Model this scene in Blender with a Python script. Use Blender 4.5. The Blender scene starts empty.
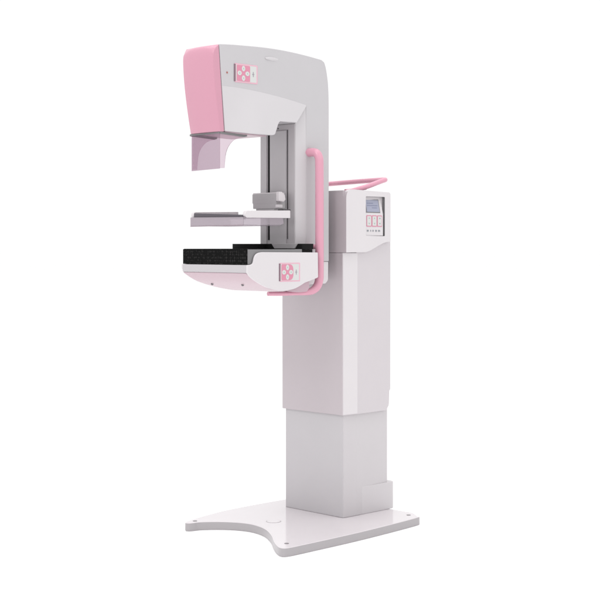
import bpy, bmesh, math, random
from mathutils import Vector, Matrix

random.seed(4)
sc = bpy.context.scene
C = sc.collection
YC = 0.342                         # centre plane of the arm
ROOT = Vector((0.40, 0.33, 0.0))   # machine base

# ------------------------------------------------------------------ materials
def mat(name, col, rough=0.4, spec=0.4, metal=0.0, bump=0.0, bscale=600, vary=0.02, coat=0.0):
    m = bpy.data.materials.new(name); m.use_nodes = True
    nt = m.node_tree; b = nt.nodes['Principled BSDF']
    tc = nt.nodes.new('ShaderNodeTexCoord')
    nz = nt.nodes.new('ShaderNodeTexNoise'); nz.inputs['Scale'].default_value = 9; nz.inputs['Detail'].default_value = 4
    nt.links.new(tc.outputs['Object'], nz.inputs['Vector'])
    mp = nt.nodes.new('ShaderNodeMapRange')
    mp.inputs['To Min'].default_value = 1 - vary; mp.inputs['To Max'].default_value = 1 + vary
    nt.links.new(nz.outputs['Fac'], mp.inputs['Value'])
    mx = nt.nodes.new('ShaderNodeMix'); mx.data_type = 'RGBA'; mx.blend_type = 'MULTIPLY'; mx.inputs[0].default_value = 1
    mx.inputs[6].default_value = (*col, 1)
    nt.links.new(mp.outputs['Result'], mx.inputs[7])
    nt.links.new(mx.outputs[2], b.inputs['Base Color'])
    b.inputs['Roughness'].default_value = rough
    b.inputs['Specular IOR Level'].default_value = spec
    b.inputs['Metallic'].default_value = metal
    if coat:
        b.inputs['Coat Weight'].default_value = coat; b.inputs['Coat Roughness'].default_value = 0.15
    if bump:
        n2 = nt.nodes.new('ShaderNodeTexNoise'); n2.inputs['Scale'].default_value = bscale; n2.inputs['Detail'].default_value = 2
        nt.links.new(tc.outputs['Object'], n2.inputs['Vector'])
        bp = nt.nodes.new('ShaderNodeBump'); bp.inputs['Strength'].default_value = bump; bp.inputs['Distance'].default_value = 0.0006
        nt.links.new(n2.outputs['Fac'], bp.inputs['Height']); nt.links.new(bp.outputs['Normal'], b.inputs['Normal'])
    return m

def clear(name, col, gloss=0.10, rough=0.08, haze=0.0):
    m = bpy.data.materials.new(name); m.use_nodes = True
    nt = m.node_tree; nt.nodes.clear()
    out = nt.nodes.new('ShaderNodeOutputMaterial')
    tr = nt.nodes.new('ShaderNodeBsdfTransparent'); tr.inputs['Color'].default_value = (*col, 1)
    gl = nt.nodes.new('ShaderNodeBsdfGlossy'); gl.inputs['Roughness'].default_value = rough
    gl.inputs['Color'].default_value = (0.9, 0.82, 0.88, 1)
    lw = nt.nodes.new('ShaderNodeFresnel'); lw.inputs['IOR'].default_value = 1.3
    ad = nt.nodes.new('ShaderNodeMath'); ad.operation = 'MULTIPLY_ADD'; ad.inputs[1].default_value = 0.7; ad.inputs[2].default_value = gloss * 0.2
    nt.links.new(lw.outputs['Fac'], ad.inputs[0])
    mx = nt.nodes.new('ShaderNodeMixShader')
    nt.links.new(ad.outputs[0], mx.inputs['Fac'])
    nt.links.new(tr.outputs[0], mx.inputs[1]); nt.links.new(gl.outputs[0], mx.inputs[2])
    last = mx
    if haze:
        df = nt.nodes.new('ShaderNodeBsdfDiffuse'); df.inputs['Color'].default_value = (0.46, 0.415, 0.45, 1)
        m2 = nt.nodes.new('ShaderNodeMixShader'); m2.inputs['Fac'].default_value = haze
        nt.links.new(mx.outputs[0], m2.inputs[1]); nt.links.new(df.outputs[0], m2.inputs[2]); last = m2
    nt.links.new(last.outputs[0], out.inputs['Surface'])
    return m

def carbon(name):
    m = mat(name, (0.012, 0.012, 0.012), rough=0.8, spec=0.08)
    nt = m.node_tree; b = nt.nodes['Principled BSDF']
    tc = nt.nodes.new('ShaderNodeTexCoord')
    mpn = nt.nodes.new('ShaderNodeMapping'); mpn.inputs['Rotation'].default_value = (math.radians(45), 0, 0)
    nt.links.new(tc.outputs['Object'], mpn.inputs['Vector'])
    ck = nt.nodes.new('ShaderNodeTexChecker'); ck.inputs['Scale'].default_value = 125
    ck.inputs['Color1'].default_value = (0.003, 0.003, 0.003, 1); ck.inputs['Color2'].default_value = (0.020, 0.019, 0.019, 1)
    nt.links.new(mpn.outputs[0], ck.inputs['Vector'])
    n3 = nt.nodes.new('ShaderNodeTexNoise'); n3.inputs['Scale'].default_value = 95; n3.inputs['Detail'].default_value = 3
    nt.links.new(tc.outputs['Object'], n3.inputs['Vector'])
    rp = nt.nodes.new('ShaderNodeMapRange'); rp.inputs['From Min'].default_value = 0.46; rp.inputs['From Max'].default_value = 0.60
    nt.links.new(n3.outputs['Fac'], rp.inputs['Value'])
    mm = nt.nodes.new('ShaderNodeMix'); mm.data_type = 'RGBA'; mm.inputs[6].default_value = (0.004, 0.004, 0.004, 1)
    nt.links.new(rp.outputs['Result'], mm.inputs[0]); nt.links.new(ck.outputs['Color'], mm.inputs[7])
    nt.links.new(mm.outputs[2], b.inputs['Base Color'])
    return m

WHITE = mat('white_enamel', (0.465, 0.450, 0.465), 0.38, bump=0.05)
PANEL = mat('arm_lit_enamel', (0.525, 0.505, 0.52), 0.36, bump=0.05)  # lighter copy of the white enamel, brighter light on the lower head painted in
LIGHT = mat('bright_white_enamel', (0.60, 0.57, 0.585), 0.34, bump=0.05)
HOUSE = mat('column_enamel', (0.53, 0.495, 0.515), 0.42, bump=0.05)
FRONT = mat('column_front_shaded', (0.455, 0.41, 0.432), 0.45, bump=0.05)  # darker than the column enamel, shade of the front put into the colour
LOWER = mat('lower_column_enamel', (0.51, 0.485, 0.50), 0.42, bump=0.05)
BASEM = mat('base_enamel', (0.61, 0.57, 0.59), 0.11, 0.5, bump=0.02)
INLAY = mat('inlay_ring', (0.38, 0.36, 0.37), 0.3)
BASEE = mat('base_edge_shaded', (0.36, 0.34, 0.352), 0.3, bump=0.05)  # darker copy of the base enamel, shade on the edge painted in
LOWF = mat('lower_front_shaded', (0.465, 0.446, 0.462), 0.42, bump=0.05)  # shaded copy of the lower column enamel for its front faces
FOOTM = mat('foot_cover_enamel', (0.535, 0.51, 0.525), 0.42, bump=0.05)
PINKF = mat('pink_front_enamel', (0.52, 0.255, 0.33), 0.26, bump=0.05)
TABW = mat('table_enamel', (0.45, 0.428, 0.445), 0.36, bump=0.05)
PINK = mat('pink_enamel', (0.60, 0.29, 0.375), 0.25, bump=0.05)
PALEP = mat('pale_pink_enamel', (0.45, 0.325, 0.37), 0.36, bump=0.05)
GREY = mat('grey_anodised', (0.38, 0.365, 0.375), 0.4, bump=0.1)
RAILM = mat('rail_grey', (0.44, 0.42, 0.435), 0.35, bump=0.05)
RAILD = mat('rail_mid_grey', (0.42, 0.395, 0.41), 0.4, bump=0.05)
RECG = mat('receptor_grey', (0.20, 0.195, 0.20), 0.4)
MIDG = mat('mid_grey_plastic', (0.17, 0.165, 0.17), 0.4)
DARK = mat('dark_grey', (0.06, 0.055, 0.06), 0.45)
BLACK = mat('black_plastic', (0.006, 0.006, 0.006), 0.6, 0.12)
SLOT = mat('slot_black', (0.008, 0.008, 0.009), 0.6, 0.1)
CARB = carbon('carbon_weave')
SCREW = mat('screw_steel', (0.25, 0.23, 0.24), 0.35, metal=0.6)
KEYP = mat('key_pink', (0.58, 0.225, 0.315), 0.45)
KEYL = mat('key_pale_pink', (0.66, 0.38, 0.46), 0.45)
KEYW = mat('key_white', (0.55, 0.56, 0.55), 0.45)
SCREEN = mat('screen_glass', (0.30, 0.31, 0.40), 0.2, 0.5)
INK = mat('ink_grey', (0.24, 0.25, 0.27), 0.6)
BRN = mat('indicator_red', (0.35, 0.12, 0.10), 0.4)
SHIELD = clear('pink_clear_plastic', (0.745, 0.665, 0.715))
SHIELDS = clear('pink_clear_plastic_side', (0.87, 0.80, 0.84))
TRAY = clear('lilac_clear_plastic', (0.80, 0.71, 0.78), 0.1, 0.08, 0.62)
TRAYS = clear('lilac_clear_plastic_side', (0.88, 0.84, 0.88), 0.2, 0.08, 0.42)

# ------------------------------------------------------------------ helpers
def obj(name, bm, m, parent, bevel=0.0, seg=3, angle=32, smooth=True):
    bmesh.ops.recalc_face_normals(bm, faces=bm.faces)
    me = bpy.data.meshes.new(name); bm.to_mesh(me); bm.free()
    me.transform(Matrix.Translation(-ROOT))
    if m: me.materials.append(m)
    o = bpy.data.objects.new(name, me); C.objects.link(o)
    o.parent = parent
    if smooth:
        for p in me.polygons: p.use_smooth = True
    if bevel:
        b = o.modifiers.new('bevel', 'BEVEL'); b.width = bevel; b.segments = seg
        b.limit_method = 'ANGLE'; b.angle_limit = math.radians(angle); b.harden_normals = True
    elif smooth:
        e = [ed for ed in me.edges]
        bm2 = bmesh.new(); bm2.from_mesh(me)
        for ed in bm2.edges:
            if len(ed.link_faces) == 2 and ed.calc_face_angle(0) > math.radians(angle): ed.smooth = False
        bm2.to_mesh(me); bm2.free()
    return o

def prism(bm, pts, axis, a, b):
    def P(p, c):
        return {'y': (p[0], c, p[1]), 'z': (p[0], p[1], c), 'x': (c, p[0], p[1])}[axis]
    va = [bm.verts.new(P(p, a)) for p in pts]; vb = [bm.verts.new(P(p, b)) for p in pts]
    n = len(pts)
    bm.faces.new(va); bm.faces.new(list(reversed(vb)))
    for i in range(n):
        j = (i + 1) % n
        bm.faces.new((va[j], va[i], vb[i], vb[j]))
    return bm

def box(bm, x0, x1, y0, y1, z0, z1):
    return prism(bm, [(x0, y0), (x1, y0), (x1, y1), (x0, y1)], 'z', z0, z1)

def spline(pts, n=6):
    out = []
    P = [pts[0]] + list(pts) + [pts[-1]]
    for i in range(1, len(P) - 2):
        p0, p1, p2, p3 = P[i-1], P[i], P[i+1], P[i+2]
        for k in range(n):
            t = k / n
            out.append(tuple(0.5 * (2*b + (c-a)*t + (2*a-5*b+4*c-d)*t*t + (3*b-a-3*c+d)*t**3) for a, b, c, d in zip(p0, p1, p2, p3)))
    out.append(tuple(pts[-1]))
    return out

def rounded(pts, radii, n=6):
    out = []
    N = len(pts)
    for i, p in enumerate(pts):
        r = radii[i] if isinstance(radii, (list, tuple)) else radii
        if not r: out.append(tuple(p)); continue
        p = Vector(p); a = (Vector(pts[i-1]) - p); b = (Vector(pts[(i+1) % N]) - p)
        la, lb = a.length, b.length; a.normalize(); b.normalize()
        ang = a.angle(b); d = min(r / math.tan(ang/2), la*0.49, lb*0.49)
        s, e = p + a*d, p + b*d
        for k in range(n + 1):
            t = k / n
            q = s*(1-t)**2 + p*2*t*(1-t) + e*t*t
            out.append((q.x, q.y))
    return out

def interp(pts, x):
    for (x0, z0), (x1, z1) in zip(pts, pts[1:]):
        if x <= x1: break
    t = (x - x0) / (x1 - x0)
    return z0 + t*(z1 - z0)

def tube(bm, pts, r, n=16, sub=8, flat=1.0):
    if sub: pts = spline(pts, sub)
    pts = [Vector(p) for p in pts]
    rad = r if callable(r) else (lambda t: r)
    rings = []
    up = Vector((0, 0, 1)); prev = None
    for i, p in enumerate(pts):
        t = (pts[min(i+1, len(pts)-1)] - pts[max(i-1, 0)]).normalized()
        if prev is None:
            u = t.cross(Vector((1, 0.01, 0))) if abs(t.z) > 0.9 else t.cross(up)
        else:
            u = prev - t*prev.dot(t)
        u.normalize(); prev = u; v = t.cross(u)
        R = rad(i/(len(pts)-1))
        rings.append([bm.verts.new(p + u*R*math.cos(2*math.pi*k/n) + v*R*flat*math.sin(2*math.pi*k/n)) for k in range(n)])
    for A, B in zip(rings, rings[1:]):
        for k in range(n):
            bm.faces.new((A[k], A[(k+1) % n], B[(k+1) % n], B[k]))
    bm.faces.new(rings[0]); bm.faces.new(list(reversed(rings[-1])))
    return bm

def ellipse(cx, cy, rx, ry, n=28):
    return [(cx + rx*math.cos(2*math.pi*k/n), cy + ry*math.sin(2*math.pi*k/n)) for k in range(n)]

def hw(x): return 0.117 - (0.45 - x)*0.025/0.56
def taper(bm, extra=0.0):
    for v in bm.verts:
        s = hw(v.co.x)/0.117
        if extra and v.co.x < -0.108: s *= 1 - extra*(-0.108 - v.co.x)/0.03
        v.co.y = YC + (v.co.y - YC)*s
    return bm
def N(): return bmesh.new()
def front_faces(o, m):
    # faces looking to the machine's front take a darker colour with painted shade
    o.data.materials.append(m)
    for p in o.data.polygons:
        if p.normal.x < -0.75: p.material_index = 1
def follow_side(o):
    # lean a flat part onto the tapering side of the arm
    for q in [o] + list(o.children):
        for v in q.data.vertices: v.co.y -= (v.co.x + ROOT.x - 0.020)*0.025/0.56


# ------------------------------------------------------------------ the setting
me = bpy.data.meshes.new('floor')
bm = N(); bmesh.ops.create_circle(bm, cap_ends=True, cap_tris=False, segments=96, radius=400); bm.to_mesh(me); bm.free()
FL = mat('white_studio_floor', (0.965, 0.965, 0.965), 1.0, 0.0, vary=0.002)
me.materials.append(FL)
fl = bpy.data.objects.new('floor', me); C.objects.link(fl); fl['kind'] = 'structure'

# ------------------------------------------------------------------ the machine
root = bpy.data.objects.new('mammography_machine', None); C.objects.link(root); root.location = ROOT
root['label'] = 'tall pink and white mammography machine standing on a white studio floor'
root['category'] = 'medical machine'

# --- base plate
near = [(0.010, -0.0145), (0.36, -0.0156), (0.70, 0.004), (0.738, 0.024)]
back = [(0.775, 0.085), (0.772, 0.16), (0.772, 0.50), (0.772, 0.60), (0.745, 0.632)]
far = [(0.68, 0.640), (0.598, 0.645), (0.461, 0.650), (0.33, 0.648), (0.2445, 0.6416), (0.14, 0.622), (0.0522, 0.6008), (0.018, 0.586)]
tip = [(0.006, 0.573), (0.012, 0.558)]
arc = [(0.030, 0.551), (0.0551, 0.5446), (0.1011, 0.509), (0.138, 0.465), (0.163, 0.41), (0.1676, 0.353), (0.145, 0.274), (0.0884, 0.182), (0.0253, 0.103), (-0.012, 0.05), (-0.031, 0.012), (-0.024, -0.008)]
outline = spline(near + back + far + tip + arc + [near[0]], 6)[:-1]
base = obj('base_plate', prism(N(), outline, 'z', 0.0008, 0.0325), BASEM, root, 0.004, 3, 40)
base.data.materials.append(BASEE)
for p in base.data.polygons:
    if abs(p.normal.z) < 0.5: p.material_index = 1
def screw(x, y, z):
    o = obj('screw', prism(N(), ellipse(x, y, 0.0085, 0.0085, 20), 'z', z, z + 0.0015), SCREW, base, 0.0006, 1)
    return o
for x, y in ((0.0536, 0.5726), (0.030, 0.040), (0.728, 0.060), (0.728, 0.585)): screw(x, y, 0.0322)
obj('inlay_disc', prism(N(), ellipse(0.265, 0.352, 0.030, 0.030, 40), 'z', 0.032, 0.0330), INLAY, base, 0.0004, 1)
obj('inlay_cap', prism(N(), ellipse(0.265, 0.352, 0.0265, 0.0265, 40), 'z', 0.032, 0.0338), BASEM, base, 0.0008, 2)
# --- rear foot cover wrapping the column
fp = rounded([(0.59, 0.1996), (0.800, 0.1945), (0.800, 0.5395), (0.60, 0.5395)], [0.002, 0.02, 0.02, 0.002])
obj('foot_cover', prism(N(), fp, 'z', 0.0328, 0.142), FOOTM, root, 0.004, 3)

# --- lower column (two facets on the visible side)
lc = [(0.5005, 0.207), (0.5025, 0.203), (0.575, 0.1985), (0.762, 0.2025), (0.764, 0.206), (0.764, 0.524), (0.760, 0.5285), (0.5045, 0.5285), (0.5005, 0.5245)]
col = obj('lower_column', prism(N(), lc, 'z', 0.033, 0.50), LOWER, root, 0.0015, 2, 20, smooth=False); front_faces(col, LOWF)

# --- upper column housing: front body in two sections, side cover, proud upper side panel
SEAM = 1.0745
h1 = rounded([(0.490, 0.2020), (0.755, 0.2020), (0.755, 0.540), (0.490, 0.540)], [0.002, 0.01, 0.012, 0.012])
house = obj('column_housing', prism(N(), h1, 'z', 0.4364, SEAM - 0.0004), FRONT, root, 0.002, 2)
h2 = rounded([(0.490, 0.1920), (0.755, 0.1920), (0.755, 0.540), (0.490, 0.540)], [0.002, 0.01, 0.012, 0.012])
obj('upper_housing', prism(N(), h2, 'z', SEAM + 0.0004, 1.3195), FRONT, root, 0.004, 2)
# side cover: plan section with a bright front facet, extruded and trimmed by its own side outline
def side_cover():
    bm = N()
    so = rounded([(0.4885, 0.4364), (0.7440, 0.4364), (0.7590, 0.4560), (0.7625, 0.5150), (0.768, 0.5190), (0.768, 1.3185), (0.560, 1.3150), (0.560, 1.0741), (0.4885, 1.0741)],
                 [0, 0.004, 0.01, 0.002, 0.002, 0.016, 0, 0, 0], 8)
    return prism(bm, so, 'y', 0.189, 0.2035)
sc_ = side_cover()
# crease the cover at x = 0.567 so that the front facet turns a little towards the front
geom = sc_.verts[:] + sc_.edges[:] + sc_.faces[:]
bmesh.ops.bisect_plane(sc_, geom=geom, plane_co=(0.567, 0, 0), plane_no=(1, 0, 0))
for v in sc_.verts:
    if v.co.y < 0.2:
        if v.co.x < 0.567: v.co.y = 0.1865 + (0.567 - v.co.x)*0.10
        else: v.co.y = 0.1865 + (v.co.x - 0.567)*0.02
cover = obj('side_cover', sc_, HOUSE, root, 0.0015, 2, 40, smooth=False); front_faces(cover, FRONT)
strip = obj('lit_corner_strip', prism(N(), [(0.4905, 0.1935), (0.566, 0.1858), (0.566, 0.190), (0.4905, 0.198)], 'z', 0.4390, SEAM - 0.0004), LIGHT, cover, 0.001, 2); front_faces(strip, FRONT)  # pale strip paints the brighter light along the column's front corner
# upper side panel with a window for the console
def with_hole(outer, hole, y0, y1):
    cu = bpy.data.curves.new('tmp', 'CURVE'); cu.dimensions = '2D'; cu.fill_mode = 'BOTH'
    for pts in (outer, hole):
        s = cu.splines.new('POLY'); s.points.add(len(pts) - 1); s.use_cyclic_u = True
        for p, q in zip(s.points, pts): p.co = (q[0], q[1], 0, 1)
    cu.extrude = (y1 - y0)/2
    o = bpy.data.objects.new('tmp', cu); C.objects.link(o)
    dg = bpy.context.evaluated_depsgraph_get(); me = bpy.data.meshes.new_from_object(o.evaluated_get(dg))
    bpy.data.objects.remove(o)
    bm = N(); bm.from_mesh(me); bpy.data.meshes.remove(me)
    bmesh.ops.remove_doubles(bm, verts=bm.verts, dist=1e-6)
    for v in bm.verts:
        v.co = Vector((v.co.x, (y0 + y1)/2 - v.co.z, v.co.y))
    return bm
scurve = spline([(0.600, 1.0765), (0.6072, 1.0775), (0.630, 1.083), (0.6547, 1.0925), (0.697, 1.109), (0.720, 1.1155), (0.738, 1.118), (0.752, 1.1185)], 5)
po = rounded([(0.752, 1.3175), (0.4895, 1.3245), (0.4895, 1.0755)], [0.012, 0.038, 0.0], 10)
po = [(0.4895, 1.0755)] + scurve + [p for p in rounded([(0.4895, 1.0755), (0.752, 1.1185), (0.752, 1.3175), (0.4895, 1.3245)], [0, 0, 0.012, 0.038], 10) if p[1] > 1.12]
hole = rounded([(0.6035, 1.1425), (0.717, 1.1405), (0.717, 1.2985), (0.6035, 1.2985)], 0.004, 3)
panel = obj('upper_side_panel', with_hole(po, hole, 0.176, 0.193), LIGHT, root, 0.0015, 3, 40); front_faces(panel, FRONT)  # lighter than the cover, its stronger light put into the colour
panel.data.materials.append(MIDG)
for p in panel.data.polygons:
    c = p.center + ROOT
    if abs(p.normal.y) < 0.3 and 0.6030 < c.x < 0.7175 and 1.1400 < c.z < 1.2990: p.material_index = 2
# --- console in that window
con = obj('control_console', box(N(), 0.600, 0.720, 0.1914, 0.2015, 1.139, 1.301), MIDG, root, 0.001, 1)
sl = [(0.1775, 1.142), (0.1775, 1.229), (0.1900, 1.2900), (0.1900, 1.2915), (0.1975, 1.2915), (0.1975, 1.142)]     # (y,z) sloping face
obj('fascia', prism(N(), [(y + 0.0005, z) for y, z in sl], 'x', 0.6045, 0.7085), LIGHT, con, 0.001, 2)
def on_slope(z): return interp([(1.229, 0.178), (1.2900, 0.1905)], z)
b = N()
prism(b, [(on_slope(1.2335) - 0.0015, 1.2335), (on_slope(1.288) - 0.0015, 1.288), (on_slope(1.288) + 0.001, 1.288), (on_slope(1.2335) + 0.001, 1.2335)], 'x', 0.6065, 0.692)
obj('screen_bezel', b, MIDG, con, 0.0006, 1)
b = N()
prism(b, [(on_slope(1.237) - 0.0024, 1.237), (on_slope(1.285) - 0.0024, 1.285), (on_slope(1.285), 1.285), (on_slope(1.237), 1.237)], 'x', 0.612, 0.688)
obj('display_screen', b, SCREEN, con, 0.0003, 1)
b = N()
for k, (x0, x1) in enumerate(((0.618, 0.655), (0.618, 0.68), (0.645, 0.675))):
    z = 1.270 - 0.009*k
    prism(b, [(on_slope(z) - 0.0028, z), (on_slope(z + 0.003) - 0.0028, z + 0.003), (on_slope(z + 0.003) - 0.002, z + 0.003), (on_slope(z) - 0.002, z)], 'x', x0, x1)
obj('screen_readout', b, mat('screen_text', (0.20, 0.21, 0.30), 0.4), con)
for k in range(3):
    x0 = 0.6085 + k*0.0318; x1 = x0 + 0.0300
    rr = rounded([(x0, 1.178), (x1, 1.178), (x1, 1.2235), (x0, 1.2235)], 0.004, 4)
    f = obj('key_frame', prism(N(), rr, 'y', 0.1768, 0.180), KEYP, con, 0.0004, 1)
    rr = rounded([(x0 + 0.0033, 1.1815), (x1 - 0.0033, 1.1815), (x1 - 0.0033, 1.220), (x0 + 0.0033, 1.220)], 0.003, 4)
    obj('key', prism(N(), rr, 'y', 0.1760, 0.179), KEYW, con, 0.0004, 1)
    b = N(); xm = (x0 + x1)/2
    prism(b, [(xm - 0.004, 1.2095), (xm + 0.004, 1.2095), (xm, 1.2155)], 'y', 0.1756, 0.178)
    prism(b, [(xm - 0.004, 1.193), (xm + 0.004, 1.193), (xm, 1.187)], 'y', 0.1756, 0.178)
    obj('key_symbol', b, INK if k == 2 else mat('key_symbol_green', (0.30, 0.40, 0.36), 0.5), con)
b = N()
for k, (x, w) in enumerate(((0.6165, 0.010), (0.634, 0.004), (0.648, 0.006), (0.666, 0.009), (0.684, 0.010))):
    prism(b, [(x - w/2, 1.1585), (x + w/2, 1.1585), (x + w/2, 1.165), (x - w/2, 1.165)], 'y', 0.1768, 0.179)
obj('printed_marks', b, INK, con)

# --- pink grab bar on top of the column
b = N()
tube(b, [(0.565, 0.222, 1.318), (0.60, 0.221, 1.3265), (0.66, 0.218, 1.341), (0.735, 0.213, 1.3635), (0.760, 0.214, 1.3695), (0.770, 0.226, 1.3715), (0.768, 0.26, 1.3710), (0.767, 0.36, 1.3690),
         (0.768, 0.46, 1.3665), (0.770, 0.520, 1.3650), (0.762, 0.535, 1.3640), (0.735, 0.538, 1.3600), (0.66, 0.534, 1.341), (0.60, 0.524, 1.3265), (0.565, 0.520, 1.318)], 0.0100, 16, 8)
bar = obj('grab_bar', b, PINK, root)
for y in (0.224, 0.520):
    b = N(); tube(b, [(0.535, y, 1.3225), (0.585, y, 1.325), (0.650, y, 1.335)], lambda t: 0.006 + 0.009*t, 14, 5, 0.6)
    obj('bar_foot', b, PINK, bar)

# --- arm body (C shape)
top = spline([(-0.1063, 1.8347), (-0.06, 1.8382), (-0.0087, 1.8405), (0.0882, 1.8435), (0.1627, 1.8435), (0.2386, 1.8405), (0.3162, 1.8345), (0.3846, 1.8272), (0.405, 1.8245)], 4)
backp = spline([(0.4185, 1.817), (0.4255, 1.802), (0.4328, 1.775), (0.4400, 1.73), (0.4432, 1.67), (0.4436, 1.60)], 4)
bottom = [(-0.0806, 1.5200), (0.0153, 1.5168), (0.1129, 1.5155)] + spline([(0.130, 1.5155), (0.1427, 1.519), (0.150, 1.530), (0.1627, 1.555), (0.170, 1.566), (0.1777, 1.5705)], 3) + [(0.262, 1.5715), (0.3214, 1.638)]
prof = top + backp + [(0.4436, 1.0415), (0.3214, 1.0415)] + list(reversed(bottom))
arm = obj('arm_body', taper(prism(N(), prof, 'y', YC - 0.117, YC + 0.117)), WHITE, root, 0.0055, 4, 30)
# inner column with chamfered edges
inner = [(0.345, 0.2330), (0.3235, 0.2318), (0.2790, 0.2460), (0.2790, 0.4380), (0.3235, 0.4522), (0.345, 0.4510)]
ic = obj('inner_column', prism(N(), inner, 'z', 0.950, 1.655), PANEL, root, 0.003, 3, 20)
# lower end of the arm
lowp = rounded([(0.330, 1.0395), (0.4425, 1.0395), (0.4415, 0.968), (0.428, 0.9545), (0.330, 0.9525)], [0, 0.001, 0.008, 0.008, 0], 4)
obj('arm_end_cap', taper(prism(N(), lowp, 'y', YC - 0.114, YC + 0.114)), LIGHT, root, 0.004, 3)
# pivot joint between arm and column
obj('pivot_hub', prism(N(), ellipse(0.3645, 1.20, 0.085, 0.085, 40), 'x', 0.43, 0.495), GREY, root, 0.003, 2)
# inclined lower side panels of the head
crease = spline([(-0.100, 1.6840), (-0.0087, 1.6822), (0.0882, 1.6752), (0.1878, 1.664), (0.27, 1.652), (0.318, 1.6435), (0.3215, 1.6425)], 6)
def head_panel(sgn):
    bm = N(); dense = []
    for (x0, z0), (x1, z1) in zip(bottom, bottom[1:]):
        for k in range(4): dense.append((x0 + (x1-x0)*k/4, z0 + (z1-z0)*k/4))
    dense.append(bottom[-1])
    rows = 6; grid = []
    for i, (x, z) in enumerate(dense):
        zt = interp(crease, x); xt = x
        if i < 4: xt = x - 0.0135*(1 - i/4)
        colv = []
        for r in range(rows + 1):
            t = r/rows; px = x + (xt - x)*t; pz = z + (zt - z)*t
            f = min(1.0, max(0.0, (px + 0.085)/0.16)); f = f*f*(3 - 2*f)
            off = 0.020*(0.12 + 0.88*f)*min(1.0, max(0.0, (zt - pz)/0.155))**(1.6 - 0.7*f) + 0.0006
            colv.append(bm.verts.new((px, YC + sgn*(hw(px) + off), pz)))
        inn = [bm.verts.new((v.co.x, YC + sgn*(hw(v.co.x) - 0.012), v.co.z)) for v in (colv[0], colv[-1])]
        grid.append((colv, inn))
    for (A, a), (B, bq) in zip(grid, grid[1:]):
        for r in range(rows): bm.faces.new((A[r], B[r], B[r+1], A[r+1]))
        bm.faces.new((a[0], bq[0], B[0], A[0])); bm.faces.new((A[-1], B[-1], bq[1], a[1]))
        bm.faces.new((a[1], bq[1], bq[0], a[0]))
    for (A, a), flip in ((grid[0], 0), (grid[-1], 1)):
        bm.faces.new(list(A) + [a[1], a[0]])
    return bm
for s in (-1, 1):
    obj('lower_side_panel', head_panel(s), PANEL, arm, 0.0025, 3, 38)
# pale pink underside
b = taper(prism(N(), [(-0.076, 1.5165), (-0.076, 1.522), (0.126, 1.518), (0.126, 1.5115), (0.015, 1.5125)], 'y', YC - 0.112, YC + 0.112))
obj('underside_cover', b, PALEP, arm, 0.001, 1)
# pink head front
cap = [(-0.1078, 1.8347)] + spline([(-0.1195, 1.8325), (-0.1290, 1.8275), (-0.1350, 1.818), (-0.1375, 1.800), (-0.1366, 1.76), (-0.1330, 1.70), (-0.1265, 1.64), (-0.1175, 1.57), (-0.1100, 1.5175)], 4) + [(-0.0821, 1.5175)]
def crowned_cap():
    bm = prism(N(), cap, 'y', YC - 0.117, YC + 0.117)
    for k in range(1, 16):
        bmesh.ops.bisect_plane(bm, geom=bm.verts[:] + bm.edges[:] + bm.faces[:], plane_co=(0, YC - 0.117 + 0.234*k/16, 0), plane_no=(0, 1, 0))
    taper(bm, 0.05)
    for v in bm.verts:
        u = abs(v.co.y - YC)/0.092
        w = min(1, max(0, (-0.1078 + (1.8347 - v.co.z)*0.0257/0.3172 - v.co.x)/0.024))
        v.co.x += 0.008*u**3*w
        if v.co.y > YC:
            q = min(1, max(0, (1.80 - v.co.z)/0.28)); v.co.y = YC + (v.co.y - YC)*(1 - w*(0.03 + 0.17*q**1.7))
        v.co.z -= (0.015*u**3*w)*min(1, max(0, (v.co.z - 1.70)/0.12))
    return bm
head = obj('head_front', crowned_cap(), PINKF, root, 0.0035, 3, 40)
# indicator lamp and finger dimple on the head side
def side_y(x, off=0.0): return YC - hw(x) - off
b = N()
prism(b, ellipse(-0.0704, 1.7339, 0.0035, 0.0035, 14), 'y', side_y(-0.07, 0.002), side_y(-0.07, -0.004))
obj('indicator_light', b, BRN, arm, 0.0005, 1)
b = N()
bmesh.ops.create_uvsphere(b, u_segments=28, v_segments=14, radius=1)
for v in b.verts: v.co = Vector((0.1477 + v.co.x*0.036, side_y(0.1477) + v.co.y*0.0030, 1.8040 + v.co.z*0.0065))
obj('release_button', b, PANEL, arm)

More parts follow.
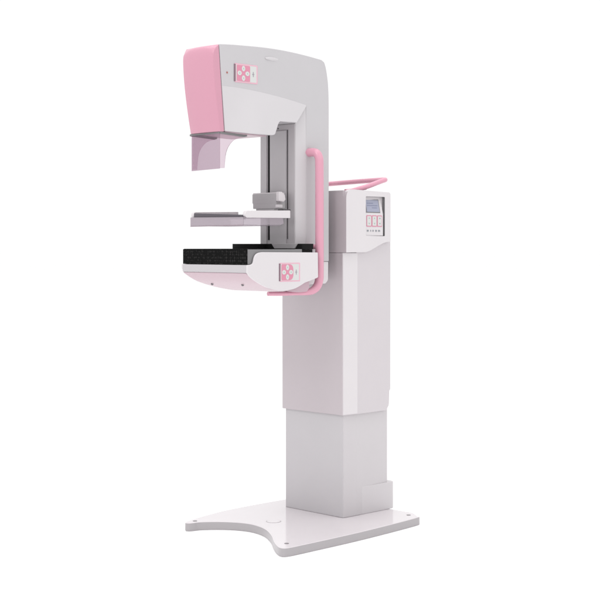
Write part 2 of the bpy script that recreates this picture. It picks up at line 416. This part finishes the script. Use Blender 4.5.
# --- control pads: frame > face plate, rosette, keys
def control_pad(x0, x1, z0, z1, yf, parent, round_rosette):
    w, h = x1 - x0, z1 - z0
    fr = obj('control_pad', prism(N(), rounded([(x0, z0), (x1, z0), (x1, z1), (x0, z1)], 0.004, 3), 'y', yf - 0.0012, yf + 0.014), KEYL, parent, 0.0008, 1)
    obj('pad_edge_shade', prism(N(), [(x0 - 0.003, z0 + 0.003), (x0 + 0.0035, z0 + 0.003), (x0 + 0.0035, z1 - 0.003), (x0 - 0.003, z1 - 0.003)], 'y', yf - 0.0022, yf + 0.012), GREYP, fr)
    obj('face_plate', prism(N(), rounded([(x0 + 0.05*w, z0 + 0.07*h), (x1 - 0.06*w, z0 + 0.07*h), (x1 - 0.06*w, z1 - 0.07*h), (x0 + 0.05*w, z1 - 0.07*h)], 0.003, 3), 'y', yf - 0.0017, yf + 0.002), KEYW, fr)
    ra, rb = x0 + 0.08*w, x0 + 0.66*w
    zc = (z0 + z1)/2; xc = (ra + rb)/2; hr = 0.42*h
    if round_rosette:
        pts = rounded([(ra, zc - hr), (rb, zc - hr), (rb, zc + hr), (ra, zc + hr)], [0.006, 0.022, 0.022, 0.006], 6)
    else:
        pts = rounded([(ra, zc - hr), (rb, zc - hr), (rb, zc + hr), (ra, zc + hr)], 0.004, 4)
    obj('rosette', prism(N(), pts, 'y', yf - 0.0022, yf + 0.001), KEYP, fr, 0.0003, 1)
    dx, dz = (rb - ra)*0.29, hr*0.60
    for (ox, oz, vert) in ((dx, 0, 0), (-dx, 0, 0), (0, dz, 1), (0, -dz, 1)):
        rx, rz = (0.0082, 0.0104) if vert else (0.0100, 0.0086)
        k = obj('key', prism(N(), ellipse(xc + ox, zc + oz, rx, rz), 'y', yf - 0.0032, yf), KEYW, fr, 0.0006, 1)
        obj('key_mark', prism(N(), ellipse(xc + ox, zc + oz, 0.0020, 0.0030, 12), 'y', yf - 0.0036, yf), mat('key_mark_ink', (0.32, 0.44, 0.38), 0.5), fr)
    b = N(); mx = x0 + 0.80*w
    prism(b, [(mx - 0.0050, zc - 0.0016), (mx + 0.0050, zc - 0.0016), (mx + 0.0050, zc + 0.0016), (mx - 0.0050, zc + 0.0016)], 'y', yf - 0.0021, yf)
    prism(b, [(mx - 0.0016, zc - 0.0090), (mx + 0.0016, zc - 0.0090), (mx + 0.0016, zc + 0.0090), (mx - 0.0016, zc + 0.0090)], 'y', yf - 0.0023, yf)
    obj('printed_mark', b, mat('pad_mark', (0.30, 0.28, 0.31), 0.5), fr)
    return fr
GREYP = mat('pad_shadow_edge', (0.20, 0.13, 0.16), 0.5)  # dark strip painting the recess shade at the pad's left edge
follow_side(control_pad(-0.0349, 0.076, 1.7022, 1.7720, side_y(0.020), root, False))

# --- rail panel on the inner column
rx = 0.2775
rail = obj('rail_panel', prism(N(), [(0.2485, 1.050), (0.4360, 1.050), (0.4360, 1.570), (0.2485, 1.570)], 'x', rx - 0.0012, 0.283), RAILD, root, 0.0006, 1)
obj('rail_strip', prism(N(), [(0.4000, 1.060), (0.4350, 1.060), (0.4350, 1.570), (0.4000, 1.570)], 'x', rx - 0.0045, rx + 0.001), RAILM, rail, 0.001, 2)
obj('rail_slot', prism(N(), [(0.3845, 1.124), (0.3935, 1.124), (0.3935, 1.565), (0.3845, 1.565)], 'x', rx - 0.0030, rx + 0.001), SLOT, rail)
obj('carriage_cover', prism(N(), [(0.2905, 1.100), (0.3800, 1.100), (0.3800, 1.5465), (0.2905, 1.5465)], 'x', rx - 0.0065, rx + 0.001), RAILM, rail, 0.0012, 2)
obj('groove', prism(N(), [(0.2835, 1.128), (0.2880, 1.128), (0.2880, 1.5485), (0.2835, 1.5485)], 'x', rx - 0.0022, rx + 0.001), DARK, rail)
for y in (0.355, 0.338): obj('screw', prism(N(), ellipse(y, 1.556, 0.0025, 0.0025, 12), 'x', rx - 0.003, rx), DARK, rail)
# dished tray foot of the rail
obj('rail_foot', prism(N(), [(0.3340, 1.1105), (0.1920, 1.1105), (0.2060, 1.0910), (0.3180, 1.0910)], 'x', 0.2350, 0.285), GREY, rail, 0.002, 2)

# --- face shield under the head
sh = obj('face_shield', prism(N(), [(0.2600, 1.3830), (0.4165, 1.3795), (0.4165, 1.5140), (0.2600, 1.5140)], 'x', -0.0965, -0.0940), SHIELD, root)
flare = [(-0.0935, 1.3845)] + spline([(-0.0715, 1.3860), (-0.0690, 1.410), (-0.0640, 1.440), (-0.0520, 1.465), (-0.030, 1.487), (-0.005, 1.498), (0.020, 1.503)], 5) + [(0.020, 1.5085), (-0.0935, 1.5140)]
for y in (0.2612, 0.4153):
    obj('side_pane', prism(N(), flare, 'y', y - 0.0012, y + 0.0012), SHIELDS, sh)
for y in (0.2545, 0.4220):
    obj('shield_bracket', prism(N(), rounded([(-0.098, 1.5165), (-0.098, 1.5095), (0.018, 1.5035), (0.032, 1.5065), (0.032, 1.5135)], [0, 0.002, 0.002, 0.002, 0.001], 3), 'y', y - 0.0035, y + 0.0035), MIDG, sh, 0.001, 2)
obj('shield_mount', prism(N(), [(0.2560, 1.5105), (0.4205, 1.5105), (0.4205, 1.5172), (0.2560, 1.5172)], 'x', -0.1005, -0.0970), MIDG, sh, 0.001, 2)

# --- compression paddle
pd = obj('paddle_tray', prism(N(), [(0.1930, 1.1775), (0.4880, 1.1755), (0.4880, 1.2090), (0.1930, 1.2060)], 'x', -0.0415, -0.0390), TRAY, root)
b = N(); tube(b, [(-0.0405, 0.1935, 1.1772), (-0.0405, 0.4875, 1.1752)], 0.0017, 8, 0)
obj('tray_rim', b, mat('tray_rim_mauve', (0.26, 0.20, 0.235), 0.35), pd)
obj('tray_floor', prism(N(), [(-0.0385, 0.1950), (0.150, 0.1950), (0.150, 0.4870), (-0.0385, 0.4870)], 'z', 1.1762, 1.1785), TRAYS, pd)
sp = [(-0.0385, 1.1778), (0.150, 1.1800), (0.163, 1.1850), (0.160, 1.2070), (-0.0385, 1.2060)]
for y in (0.1930, 0.4870): obj('tray_side', prism(N(), sp, 'y', y - 0.0012, y + 0.0012), TRAYS, pd)
fb = obj('paddle_frame', prism(N(), rounded([(0.2020, 1.1985), (0.4750, 1.2040), (0.4750, 1.2250), (0.2020, 1.2150)], 0.002, 3), 'x', -0.0345, -0.020), mat('paddle_frame_grey', (0.085, 0.075, 0.09), 0.25), root, 0.002, 2)
ap = rounded([(-0.0330, 1.2040), (0.1960, 1.2058), (0.1960, 1.2345), (-0.0330, 1.2295)], [0.0115, 0.002, 0.003, 0.0115], 6)
for y in (0.1890, 0.4780): obj('paddle_arm', prism(N(), ap, 'y', y, y + 0.016), LIGHT, root, 0.003, 3)
obj('paddle_crossbar', prism(N(), [(0.2065, 1.2070), (0.4765, 1.2070), (0.4765, 1.2140), (0.2065, 1.2140)], 'x', 0.150, 0.193), LIGHT, root, 0.002, 2)
# carriage holding the paddle on the rail
cb = obj('paddle_carriage', prism(N(), rounded([(0.2840, 1.2450), (0.4130, 1.2450), (0.4130, 1.2630), (0.4170, 1.2680), (0.4170, 1.3020), (0.2840, 1.3030)], 0.003, 3), 'x', 0.213, 0.262), GREY, root, 0.003, 3)
obj('carriage_stem', prism(N(), [(0.3000, 1.2200), (0.4000, 1.2200), (0.4000, 1.2480), (0.3000, 1.2480)], 'x', 0.216, 0.276), GREY, root, 0.002, 2)
obj('carriage_neck', box(N(), 0.258, 0.276, 0.295, 0.400, 1.235, 1.296), GREY, root, 0.002, 2)
obj('carriage_top', prism(N(), rounded([(0.2145, 0.2850), (0.2600, 0.2850), (0.2600, 0.4160), (0.2145, 0.4160)], 0.003, 3), 'z', 1.3015, 1.3060), LIGHT, cb, 0.001, 2)
capn = rounded([(0.211, 1.2720), (0.236, 1.2690), (0.248, 1.2780), (0.244, 1.2960), (0.228, 1.3080), (0.211, 1.3080)], 0.004, 4)
obj('carriage_cap', prism(N(), capn, 'y', 0.2660, 0.2835), LIGHT, cb, 0.003, 3)
obj('carriage_cap', prism(N(), rounded([(0.209, 1.2465), (0.232, 1.2465), (0.232, 1.2590), (0.209, 1.2590)], 0.003, 3), 'y', 0.2680, 0.2835), LIGHT, cb, 0.002, 2)
b = N()
for k in range(2): box(b, 0.2125, 0.2135, 0.30, 0.395, 1.266 + 0.016*k, 1.2672 + 0.016*k)
obj('engraved_lines', b, RAILD, cb)
obj('locking_lever', box(N(), 0.2005, 0.240, 0.232, 0.262, 1.2345, 1.2405), DARK, cb, 0.001, 1)

# --- breast support table
rec = obj('image_receptor', box(N(), -0.0480, 0.235, 0.1655, 0.5185, 1.0335, 1.0890), RECG, root, 0.002, 2)
obj('carbon_front', prism(N(), [(0.1610, 1.0345), (0.5200, 1.0335), (0.5200, 1.0892), (0.1610, 1.0898)], 'x', -0.0515, -0.0482), CARB, rec, 0.0008, 1)
obj('carbon_top', box(N(), -0.0480, 0.200, 0.1660, 0.5180, 1.0892, 1.0905), CARB, rec)
led = obj('rear_ledge', prism(N(), rounded([(0.201, 0.5220), (0.201, 0.3720), (0.2395, 0.3720), (0.2395, 0.1690), (0.300, 0.1690), (0.300, 0.5220)], [0.006, 0.002, 0.002, 0.006, 0.002, 0.002], 3), 'z', 1.0885, 1.1095), BLACK, rec, 0.0015, 2)
obj('rear_block', box(N(), 0.2355, 0.298, 0.1720, 0.5120, 1.040, 1.0883), BLACK, rec, 0.002, 2)
wing = [(-0.0545, 1.0320)] + spline([(-0.040, 1.0330), (-0.030, 1.0355), (-0.0245, 1.0420), (-0.0205, 1.0560), (-0.0120, 1.0690), (0.002, 1.0760), (0.020, 1.0785)], 4) + [(0.312, 1.0765), (0.3135, 0.982)] \
    + spline([(0.306, 0.9790), (0.2695, 0.9690), (0.2426, 0.9625), (0.216, 0.9510), (0.190, 0.942), (0.1633, 0.9372), (0.1269, 0.9345), (0.0858, 0.9392), (0.035, 0.9520), (-0.015, 0.9740), (-0.042, 0.991), (-0.0545, 1.0040)], 4)
tab = obj('support_table', prism(N(), [(-0.0545, 1.0320), (-0.0545, 1.0060), (-0.0500, 1.0015), (0.30, 1.0015), (0.30, 1.0320)], 'y', 0.1600, 0.5200), TABW, root, 0.003, 3, 25)
for y0, y1 in ((0.1565, 0.1640), (0.5185, 0.5265)):
    wg = wing if y0 < YC else [(x, z + 0.014*min(1, max(0, (1.03 - z)/0.03))) for x, z in wing]
    obj('side_wing', prism(N(), wg, 'y', y0, y1), LIGHT, tab, 0.0030, 4, 35)
hull = [(-0.0530, 1.0020)] + spline([(-0.0505, 0.9995), (-0.0405, 0.9935), (-0.0106, 0.9775), (0.0296, 0.9620), (0.1062, 0.9430), (0.1845, 0.9300), (0.2250, 0.9265), (0.262, 0.9290)], 4) + [(0.274, 0.942), (0.274, 1.0020)]
hl = obj('bottom_cover', prism(N(), hull, 'y', 0.1660, 0.5165), PALEP, tab, 0.004, 3, 35)
for x, z, y in ((0.048, 0.9560, 0.465), (0.048, 0.9560, 0.293)):
    b = N(); bmesh.ops.create_uvsphere(b, u_segments=14, v_segments=8, radius=0.0055)
    for v in b.verts: v.co += Vector((x, y, z))
    obj('screw', b, MIDG, tab)
control_pad(0.1075, 0.2150, 0.9680, 1.0390, 0.1572, root, True)

# --- pink patient handle beside the arm
b = N()
tube(b, [(0.337, 0.238, 1.4610), (0.3375, 0.214, 1.4615), (0.3385, 0.192, 1.4570), (0.3400, 0.180, 1.4400), (0.3405, 0.1775, 1.4100), (0.3405, 0.1770, 1.30), (0.3405, 0.1770, 1.15), (0.3405, 0.1770, 1.01),
         (0.3390, 0.1775, 0.9720), (0.3290, 0.1790, 0.9470), (0.3060, 0.1810, 0.9310), (0.2750, 0.1830, 0.9255), (0.2350, 0.1860, 0.9235), (0.17, 0.196, 0.9225), (0.10, 0.210, 0.9235)],
     lambda t: 0.0165 if t < 0.66 else 0.0165 - 0.0085*min(1, (t - 0.66)/0.22), 20, 8)
hd = obj('patient_handle', b, PINK, root)
b = N(); tube(b, [(0.338, 0.180, 1.098), (0.336, 0.240, 1.098)], 0.0095, 14, 0)
obj('handle_bracket', b, PINK, hd)

# ------------------------------------------------------------------ light
w = bpy.data.worlds.new('World'); sc.world = w; w.use_nodes = True
nt = w.node_tree; bg = nt.nodes['Background']
bg.inputs['Color'].default_value = (1.0, 1.0, 1.0, 1); bg.inputs['Strength'].default_value = 1.04
def area(name, loc, target, size, power):
    l = bpy.data.lights.new(name, 'AREA'); l.shape = 'RECTANGLE'; l.size, l.size_y = size; l.energy = power
    o = bpy.data.objects.new(name, l); C.objects.link(o); o.location = loc
    o.rotation_euler = (Vector(target) - Vector(loc)).to_track_quat('-Z', 'Y').to_euler()
    return o
area('added_key_light', (1.6, -3.6, 3.4), (0.4, 0.3, 0.9), (2.4, 2.4), 15)  # unseen area light, added for gentle shaping from the side
area('added_top_light', (0.2, 0.4, 8.0), (0.4, 0.3, 0.0), (7.0, 7.0), 330)  # unseen overhead area light, added to keep the floor white
area('added_front_light', (-3.0, -0.2, 3.9), (0.4, 0.35, 0.6), (1.6, 1.6), 46)  # unseen area light, added so the arm shades the column front

# ------------------------------------------------------------------ camera
cam = bpy.data.cameras.new('camera'); co = bpy.data.objects.new('camera', cam); C.objects.link(co)
co.location = (-3.3263, -3.3843, 1.1)
co.rotation_euler = (math.radians(90), 0, math.radians(-45))
cam.sensor_width = 36; cam.lens = 36*1335.2/600
cam.shift_y = -(300 - 246.26)/600
cam.clip_end = 2000
sc.camera = co
sc.view_settings.view_transform = 'Standard'; sc.view_settings.look = 'None'; sc.view_settings.exposure = 0; sc.view_settings.gamma = 1
